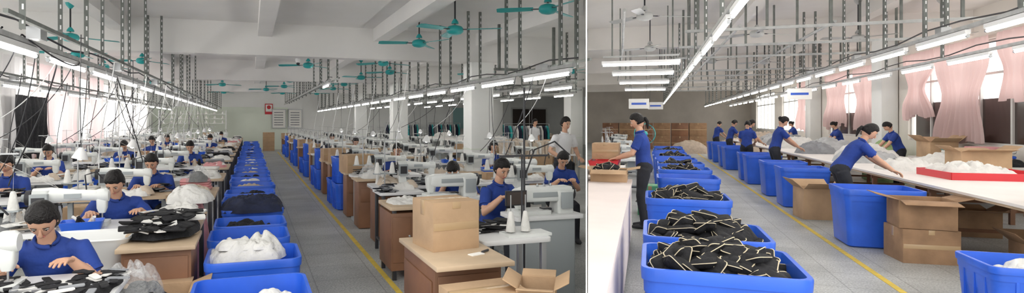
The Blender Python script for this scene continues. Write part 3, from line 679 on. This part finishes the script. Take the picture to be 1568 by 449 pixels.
for k in range(22):
    x=-.85+.08*k; b.rloft([(0,.034,.30,.02),(.28*rr.uniform(.85,1),.034,.29,.02),(.33*rr.uniform(.9,1),.02,.26,.015)],[BEIGEF,WHITEF,BEIGEF][k%3],3,M=Matrix.Translation((x,0,0))@Matrix.Rotation(rr.uniform(-.12,.12),4,'Y'))
place(b.mesh('folded_garment_row',50),'folded_garment_row','L',6.65,13.0,.8)
for i,(X,Y) in enumerate([(7.8,15.8),(8.1,17.4),(8.6,20),(9.3,21.3),(9,24.2),(13.5,25.4),(9.2,28.4),(14.4,29.6)]):
    pile('L',X,Y,.8,.9,.9,.22,[WHITEF,BEIGEF,WHITEF,GREYF][i%4],i+50,m2=WHITEF)
for i,(X,Y) in enumerate([(5.6,11.0),(10.8,18.9),(11,20.2),(12.5,23.5),(6.7,16.3),(6.6,18.2)]):
    place(box_mesh(.6,.5,.5),'cardboard_box','L',X,Y,0,random.uniform(-10,10)); place(box_mesh(.55,.45,.4),'cardboard_box','L',X,Y,.505,random.uniform(-10,10))
b=MB()
for x in(-1,1): b.cyl((x,0,0),(x,0,1.5),.015,.015,STEEL,8); b.cyl((x,-.25,.03),(x,.25,.03),.015,.015,STEEL,8)
b.cyl((-1,0,1.5),(1,0,1.5),.015,.015,STEEL,8)
for k in range(14): b.rloft([(.55,.045,.22,.02),(1.2,.04,.2,.02),(1.42,.02,.08,.01)],[NAVYF,TEAL,GREYF,WHITEF][k%4],3,M=Matrix.Translation((-.9+.138*k,0,0)))
GR=b.mesh('garment_rack'); place(GR,'garment_rack','L',10.6,20.0+1.6,0,0); place(GR,'garment_rack','L',12.0,29.2,0,0)
b=MB(); b.box((0,0,0),(.42,.03,.6),RED); b.box((0,-.02,.05),(.34,.01,.40),PAPER); b.ell((0,-.03,.1),(.11,.01,.11),RED,14); place(b.mesh('fire_safety_sign'),'fire_safety_sign','L',.95,34.95,2.3)
for k,x in enumerate((1.5,2.4)):
    b=MB(); b.box((0,0,0),(.75,.04,1.1),STEEL); b.box((0,-.025,0),(.68,.01,1.02),PAPER); 
    for q in range(6): b.box((-.02,-.032,.35-q*.14),(.5,.004,.05),GREYF)
    place(b.mesh('notice_board'),'notice_board','L',x,34.9,1.75)
b=MB(); b.box((0,0,0),(2.6,.06,1.6),FRAME); b.box((0,-.035,0),(2.4,.02,1.4),DGLASS); b.box((0,-.05,0),(.05,.02,1.4),FRAME); place(b.mesh('window_dark'),'window_back','L',17.3,34.93,1.7)
b=MB(); b.box((0,0,0),(2.2,.06,1.5),FRAME); b.box((0,-.035,0),(2.0,.02,1.3),mat('window_pane_teal',(.25,.42,.42),.2)); place(b.mesh('window_teal'),'window_back','L',13.0,34.93,1.8)
for k,x in enumerate((-3.6,-.6)):
    place(box_mesh(.6,.5,.5),'cardboard_box','L',x+1.5,33.5,0); place(box_mesh(.6,.5,.5),'cardboard_box','L',x+1.5,33.5,.502)
b=MB()
for k in range(24): 
    x=-4.4+(k%8)*.42; z=1.5+(k//8)*.25; b.tube([(x,0,z),(x,0,z+.02),(x,0,z+.15)],[.06,.06,.03],WHITEF,8); 
for q in range(3): b.box((-2.95,.05,1.49+q*.25),(3.4,.2,.02),WHITE)
for x in(-4.6,-1.3): b.box((x,.05,1.1),(.04,.2,2.2),WHITE)
place(b.mesh('thread_shelf'),'thread_shelf','L',0,34.2,0)
def cable(pts,r=.01,m=DARK,name='power_cable'):
    cu=bpy.data.curves.new(name,'CURVE'); cu.dimensions='3D'; sp=cu.splines.new('NURBS'); sp.points.add(len(pts)-1); sp.use_endpoint_u=True; sp.order_u=4
    for i,p in enumerate(pts): sp.points[i].co=(*p,1)
    cu.bevel_depth=r; cu.materials.append(m); o=bpy.data.objects.new(name,cu); COL.objects.link(o); return o
for pts in ([(-1.75,5.2,2.3),(-2.1,5.6,2.1),(-2.6,6.0,1.75),(-3.2,6.6,1.4)],[(-1.75,6.6,2.3),(-1.9,6.8,1.7),(-2.3,7.2,1.2),(-2.5,7.6,.9)],[(-1.75,5.6,2.3),(-1.5,6.2,2.0),(-1.75,7.3,2.25)],[(-1.75,9,2.3),(-1.6,9.3,1.6),(-1.5,9.6,1.0)],[(3.55,7,2.25),(3.4,7.1,1.6),(3.1,7.2,.9)],[(3.55,10,2.25),(3.3,10,1.7),(3.0,9.9,.9)]):
    cable([W('L',*p) for p in pts],.007)
for Y in(7.7,9.9,12.1,14.3,16.5,18.7):
    for X in(-1.2,-2.8,2.3): cable([W('L',X-.3,Y,2.28),W('L',X-.35,Y,1.8),W('L',X-.5,Y,1.4),W('L',X-.45,Y,.95)],.006,WHITE if X>-2 else DARK)
b=MB(); b.cyl((0,0,.1),(0,0,.65),.012,.012,WHITE,8); b.tube([(0,.0,.12),(0,-.02,.05),(0,-.03,0)],[.05,.06,.045],WHITE,12); b.ell((0,-.03,-.01),(.04,.04,.04),DARK,12); place(b.mesh('security_camera'),'security_camera','L',.95,13,2.85)
b=MB()
b.box((5.2,10.6,2.62),(1.4,.05,.05),RAILD); b.box((4.6,10.6,3.05),(.05,.05,.9),RAILD); b.box((5.8,10.6,3.05),(.05,.05,.9),RAILD)
b.box((6.8,14.2,2.55),(3.0,.05,.05),RAILD); b.box((5.4,14.2,3.0),(.05,.05,.95),RAILD); b.box((8.2,14.2,3.0),(.05,.05,.95),RAILD)
place(b.mesh('steel_support_frame'),'steel_support_frame','L',0,0)
# ---------------------------------------------------------------- RIGHT ROOM contents
def wedge(name,pts,z0,z1,m,mleg=None):
    n=len(pts); b=MB(); vs=[(x,y,z0) for x,y in pts]+[(x,y,z1) for x,y in pts]
    b.add(vs,[tuple(range(n-1,-1,-1)),tuple(range(n,2*n))]+[(i,(i+1)%n,n+(i+1)%n,n+i) for i in range(n)],m)
    b.add([(x-.012*(1 if x>-.25 else 0),y,.08) for x,y in pts]+[(x-.012*(1 if x>-.25 else 0),y,z0) for x,y in pts],[(i,(i+1)%n,n+(i+1)%n,n+i) for i in range(n)],m)
    return place(b.mesh(name,30),name,'R',0,0)
wedge('sorting_table',[(-.255,2.6),(-.19,2.6),(-.23,8.5),(-.83,8.5)],.76,.80,PINKT)
wedge('sorting_table',[(-.84,8.6),(-.42,8.6),(-.42,11.2),(-1.10,11.2)],.76,.80,TABLEW)
place(box_mesh(.46,.38,.16,CARD,80),'cardboard_box','R',-.52,8.2,.80)
place(box_mesh(.40,.5,.24,CARD),'cardboard_box','R',-.65,9.55,1.02)
b=MB(); b.rloft([(0,.20,.5,.02),(.07,.22,.52,.02),(.07,.20,.5,.02),(.01,.18,.48,.02)],RED,3); place(b.mesh('red_tray'),'red_tray','R',-.66,9.5,.94); b=MB(); b.box((0,0,.07),(.40,1.0,.14),CARD); place(b.mesh('cardboard_slab'),'cardboard_slab','R',-.66,9.5,.80)
pouches('R',-.52,8.2,.85,.38,.32,16,.1,5)
for Y,n in((4.02,84),(5.05,70),(7.35,70)):
    place(BINR,'plastic_bin','R',.40,Y,0); pouches('R',.40,Y,.58,.80,.68,n,.21,int(Y*10),1.25)
for i,Y in enumerate([9.9,11.6,13.2,14.6,16,17.6,19.4,21.4]):
    place(BINR,'plastic_bin','R',.55+.05*math.sin(i),Y,0)
    if i in(1,2,4,6): pouches('R',.55,Y,.56,.78,.66,24,.18,i+70,1.3)
place(box_mesh(.4,.4,.5,mat('green_box',(.1,.4,.2),.7)),'storage_box','R',.0,10.75,0)
for i,(X,Y) in enumerate([(2.78,9.05),(2.72,12.7),(2.72,14.4),(2.72,16.9),(2.72,18.0),(2.72,21.6),(2.72,23.0),(2.72,25.4),(2.72,27.2)]):
    place(BINR,'plastic_bin','R',X,Y,0,random.uniform(-3,3),(.98,1,1) if i==0 else (.92,1,1))
place(box_mesh(.55,.5,.5,CARD,48),'cardboard_box','R',2.62,11.2,0,6)
place(box_mesh(.55,.50,.38,CARDD),'cardboard_box','R',2.97,8.2,0,3); place(box_mesh(.53,.48,.32,CARDD,75),'cardboard_box','R',2.97,8.2,.385,-4)
place(CRATE,'plastic_crate','R',2.80,5.72,0); pile('R',2.85,5.72,.36,.62,.48,.15,WHITEF,77,'white_fabric_bag',m2=TABLEW)
b=MB(); b.box((4.4,17.6,.785),(2.1,21.6,.03),TABLEW); b.box((4.4,17.6,.755),(2.06,21.5,.03),WOODT)
for Y in np.arange(7.2,28.5,2.1):
    for x in(3.5,5.3): b.box((x,Y,.37),(.06,.06,.74),WOOD)
    b.box((4.4,Y,.70),(1.9,.05,.06),WOOD); b.box((4.4,Y,.2),(1.9,.04,.04),WOOD)
place(b.mesh('cutting_table'),'cutting_table','R',0,0)
b=MB(); b.box((0,0,.012),(1.15,1.0,.02),RED)
for sx in(-1,1): b.box((sx*.57,0,.05),(.025,1.0,.10),RED); b.box((0,sx*.5,.05),(1.15,.025,.10),RED)
place(b.mesh('red_tray'),'red_tray','R',4.45,10.3,.80,2)
pile('R',4.35,10.4,.82,.95,.85,.16,WHITEF,91,m2=WHITEF,rough=.6,fine=True); pile('R',4.0,11.6,.80,.8,.7,.16,WHITEF,93,m2=WHITEF,rough=.6,fine=True)
place(box_mesh(.7,.4,.32,CARD,60),'cardboard_box','R',5.0,11.7,.80,8)
b=MB(); rr=random.Random(4)
for k in range(44): b.box((rr.uniform(-.008,.008),rr.uniform(-.008,.008),.005+.0098*k),(.30,.34,.007),[CARD,BEIGEF,CARD][k%3],rr.uniform(-.03,.03))
place(b.mesh('cardboard_sheet_stack',30),'cardboard_sheet_stack','R',3.74,7.25,.80)
for i,(X,Y,w,h,m) in enumerate([(4.0,13.6,1.0,.22,LGREY),(4.5,15.3,1.1,.26,WHITEF),(3.95,16.9,.9,.24,GREYF),(4.6,18.4,1.2,.3,LGREY),(4.2,20.2,1.2,.28,WHITEF),(4.4,22.2,1.3,.3,GREYF),(4.5,24.4,1.3,.32,LGREY),(4.4,26.6,1.3,.32,BEIGEF),(5.0,13.0,.7,.18,WHITEF)]): pile('R',X,Y,.8,w,w,h,m,i+110,m2=m)
place(box_mesh(.5,.4,.35,CARD),'cardboard_box','R',4.5,8.2,0); place(box_mesh(.5,.4,.35,CARDD,60),'cardboard_box','R',4.3,10.2,0); place(box_mesh(.5,.45,.3,CARDD,50),'cardboard_box','R',4.0,7.9,0)
b=MB(); b.box((6.02,14.6,.78),(.6,3.8,.04),TABLEW)
for Y in(12.9,14.3,16.2): b.box((6.02,Y,.38),(.5,.05,.76),WOOD)
place(b.mesh('side_table'),'side_table','R',0,0)
stack('R',6.02,13.65,.80,.5,.7,6,NAVYF,.05,2,'bedding_stack',ms=[WHITEF,PINKF,BLUE2,WHITEF]); stack('R',6.02,14.6,.80,.5,.8,5,NAVYF,.05,3,'bedding_stack',ms=[WHITEF,TEAL,WHITEF])
pile('R',6.0,18.8,0,.8,1.6,1.05,GREENF,95,'draped_fabric_stack',rough=.12)
place(box_mesh(.5,.7,.35,CARD,50),'cardboard_box','R',6.02,15.8,.80); pile('R',6.02,12.95,.8,.4,.3,.10,BLACKF,97)
for i in range(12):
    place(box_mesh(.9,.7,.75,CARDD if i%2 else WOOD),'cardboard_box','R',-2.2+.95*(i%6),36,.755*(i//6))
pile('R',1.9,32,.0,1.8,1.4,.6,BEIGEF,98,'draped_fabric_stack',rough=.15); pile('R',4.3,33,.0,2.4,1.6,.75,BEIGEF,99,'draped_fabric_stack',rough=.15)
for k,(X,Y) in enumerate([(-1.2,14),(-1.5,18),(-1.8,22),(-1.9,26)]): 
    place(STN,'industrial_sewing_machine','R',X+.95,Y,0)
for k,(X,Y,t) in enumerate([(-.3,17.5,2.1),(3.6,17,2.3),(.2,24,2.2)]):
    b=MB(); b.box((0,0,0),(.55,.012,.28),PAPER); b.box((0,-.008,.0),(.4,.004,.06),BLUE2)
    for x in(-.2,.2): b.cyl((x,0,.14),(x,0,ZR-t),.004,.004,DARK,5)
    place(b.mesh('hanging_sign'),'hanging_sign','R',X,Y,t)
b=MB(); b.cyl((0,0,.0),(0,0,1.2),.015,.015,DARK,8); b.tube([(0,0,0),(0,0,.03)],[.18,.16],DARK,16); b.tube([(.2*math.cos(w),0,1.35+.2*math.sin(w)) for w in[2*math.pi*i/20 for i in range(21)]],.008,TEAL,6); b.ell((0,0,1.35),(.06,.08,.06),TEAL,12)
for k in range(8): a=k*math.pi/4; b.cyl((0,-.03,1.35),(.2*math.cos(a),-.02,1.35+.2*math.sin(a)),.003,.003,STEEL,4)
place(b.mesh('pedestal_fan'),'pedestal_fan','R',-.1,12.3,0)
# ---------------------------------------------------------------- table-top goods for the sewing lines
def goods():
    T=[]; rr=random.Random(21)
    for c in((BLACKF,BLACKF,WHITEF),(WHITEF,WHITEF,BEIGEF),(BLACKF,GREYF,NAVYF)):
        b=MB()
        for k in range(16):
            M=Matrix.Translation((rr.uniform(-.12,.12),rr.uniform(-.05,.05),.004+.006*k*rr.uniform(.6,1)))@Matrix.Rotation(rr.uniform(0,6.3),4,'Z')@Matrix.Rotation(rr.uniform(-.2,.2),4,'X')
            b.rloft([(0,.07,.035,.01),(.008,.07,.035,.01)],c[k%3],3,M=M)
        T.append((b.mesh('cut_piece_bundle'),'cut_piece_bundle'))
    b=MB(); b.rloft([(0,.13,.08,.02),(.07,.15,.10,.02),(.07,.14,.09,.02),(.012,.12,.07,.02)],BLUE,3)
    for k in range(6): b.tube([(rr.uniform(-.09,.09),rr.uniform(-.04,.04),.015),(rr.uniform(-.09,.09),rr.uniform(-.04,.04),.10)],[.02,.012],[WHITEF,BLACKF,BEIGEF][k%3],8)
    T.append((b.mesh('small_parts_tray'),'small_parts_tray'))
    b=MB()
    for k,(x,y) in enumerate(((-.1,0),(0,.04),(.09,-.01),(.02,-.05))): b.tube([(x,y,0),(x,y,.01),(x,y,.12),(x,y,.13)],[.034,.034,.018,.01],[WHITEF,WHITEF,BLACKF,BEIGEF][k],12)
    T.append((b.mesh('thread_cones'),'thread_cones'))
    b=MB(); b.heap(.34,.2,.09,7,WHITEF,rings=16,seg=36); b.heap(.2,.15,.08,8,BEIGEF,(.1,.02,.02),10,24); T.append((b.mesh('fabric_bundle',80),'fabric_bundle'))
    b=MB(); b.box((0,0,.05),(.2,.14,.10),CARD); b.box((0,0,.101),(.2,.03,.002),TAPE); T.append((b.mesh('small_carton'),'small_carton'))
    return T
GD=goods(); rg=random.Random(5)
for i,Y in enumerate(rows[:11]):
    for j,X in enumerate((-1.16,-2.68,-4.1)):
        if j==2 and Y<7: continue
        for dx,dy in((-.62,.16),(-.1,-.19),(.12,.19) if i>1 else (-.45,-.19)):
            if i==0 and j==0: continue
            me,nm=rg.choice(GD); place(me,nm,'L',X+dx,Y-.5+dy,.75,rg.uniform(-12,12))
for i,Y in enumerate([8.3,9.9,12.1,14.3,16.5,18.7]):
    for X in(2.35,3.95):
        yy=Y-.55 if X<3 else Y-.45
        for dx,dy in((-.62,.16),(-.1,-.19)):
            me,nm=rg.choice(GD); place(me,nm,'L',X+dx,yy+dy,.75,rg.uniform(-12,12))
for X,Y in((1.55,6.95),(1.8,7.2),(1.75,4.2)): me,nm=rg.choice(GD[:3]+GD[5:]); place(me,nm,'L',X,Y,.75,rg.uniform(-30,30))
# hanging work lamps with cords over the machines
wl=MB(); wl.tube([(0,0,.09),(0,0,.05),(0,-.01,0)],[.015,.04,.06],WHITE,14); wl.ell((0,-.008,.012),(.025,.025,.025),TUBE,10); wl.tube([(0,0,.09),(.02,.0,.5),(0,0,1.0)],.004,DARK,5)
WL=wl.mesh('hanging_work_lamp')
for i,Y in enumerate(rows[1:9]):
    for X in(-1.3,-2.75): place(WL,'hanging_work_lamp','L',X,Y-.55,1.30,rg.uniform(0,360))
for Y in(8.0,9.6,11.8,14,16.2):
    for X in(2.3,3.9): place(WL,'hanging_work_lamp','L',X,Y-.2,1.32,rg.uniform(0,360))
for i in range(34):
    Y=5.0+i*.56; X=-1.75+rg.uniform(-.05,.05); dx=rg.uniform(-1.0,.5); zz=rg.uniform(.9,1.6)
    cable([W('L',X,Y,2.3),W('L',X+dx*.3,Y+.1,2.3-(2.3-zz)*.7),W('L',X+dx*.8,Y+.2,zz+.1),W('L',X+dx,Y+.25,zz)],.0045,DARK if i%3 else WHITE)
for i in range(14):
    Y=6.6+i*.95; X=3.55; dx=rg.uniform(-1.0,.4); zz=rg.uniform(.9,1.6)
    cable([W('L',X,Y,2.3),W('L',X+dx*.3,Y+.1,2.3-(2.3-zz)*.7),W('L',X+dx*.8,Y+.2,zz+.1),W('L',X+dx,Y+.25,zz)],.0045,DARK if i%3 else WHITE)
cable([W('L',-2.0,5.0,2.35),W('L',-2.2,5.3,2.0),W('L',-3.0,6.0,1.95),W('L',-4.2,7.5,1.5)],.008)
def bag(X,Y,z,w,h,sd,room='L'):
    b=MB(); b.heap(w*.8,w*.8,h*.6,sd,BLACKF if sd%2 else WHITEF,rings=10,seg=28); b.heap(w,w,h,sd+.5,BAG,rough=.6,square=.2,rings=16,seg=36,fr=1.3); place(b.mesh('plastic_bag',80),'plastic_bag',room,X,Y,z)
for q in((-1.78,5.42,.75,.26,.14,3),(-.62,7.9,.86,.3,.16,5),(-2.35,9.9,.75,.28,.16,6),(1.72,8.9,.736,.34,.18,8),(2.9,9.4,.80,.3,.16,7)): bag(*q)
# right hall ceiling structure
b=MB()
for Y in(9.5,11.5,13.5,17,19,21,25,28):
    b.box((2.6,Y,2.95),(4.2,.04,.04),RAIL)
    for X in(.68,1.6,2.4,3.9,4.5): b.box((X,Y,3.45),(.035,.035,1.05),RAILD)
for X in(1.25,2.45): b.tube([(X,9.5,3.0),(X,28,3.0)],.022,RAIL,8)
b.tube([(-.35,8.8,3.2),(-.6,14,3.2),(-1.2,24,3.2)],.025,RAIL,8)
place(b.mesh('ceiling_pipe_grid'),'ceiling_pipe_grid','R',0,0)
for X,Y,r in[(1.9,12.3,15),(1.6,17.5,70),(5.4,14,40),(1.2,23,10),(4.8,22,30)]: place(FW,'ceiling_fan','R',X,Y,ZR-.75,r)
# far end of the left hall
for k in range(9):
    if k!=4: place(box_mesh(.7,.5,.55,CARDD if k%2 else CARD),'cardboard_box','L',-4+1.0*k+(2.2 if k>3 else 0),32.95,.0,rg.uniform(-4,4))
for k in range(2): place(GR,'garment_rack','L',8.4+2.6*k,33.6,0)
# ---------------------------------------------------------------- world, camera
w=bpy.data.worlds.new('overcast_daylight'); sc.world=w; w.use_nodes=True; bg=w.node_tree.nodes['Background']; bg.inputs[0].default_value=(1,.985,.955,1); bg.inputs[1].default_value=2.8
cam=bpy.data.cameras.new('camera'); co=bpy.data.objects.new('camera',cam); COL.objects.link(co); sc.camera=co
co.location=(0,0,1.6); co.rotation_euler=(math.radians(90),0,0)
cam.sensor_width=36; cam.lens=900/1568*36; cam.shift_x=.05995; cam.shift_y=-.02455; cam.clip_start=.05; cam.clip_end=200
sc.view_settings.view_transform='Standard'
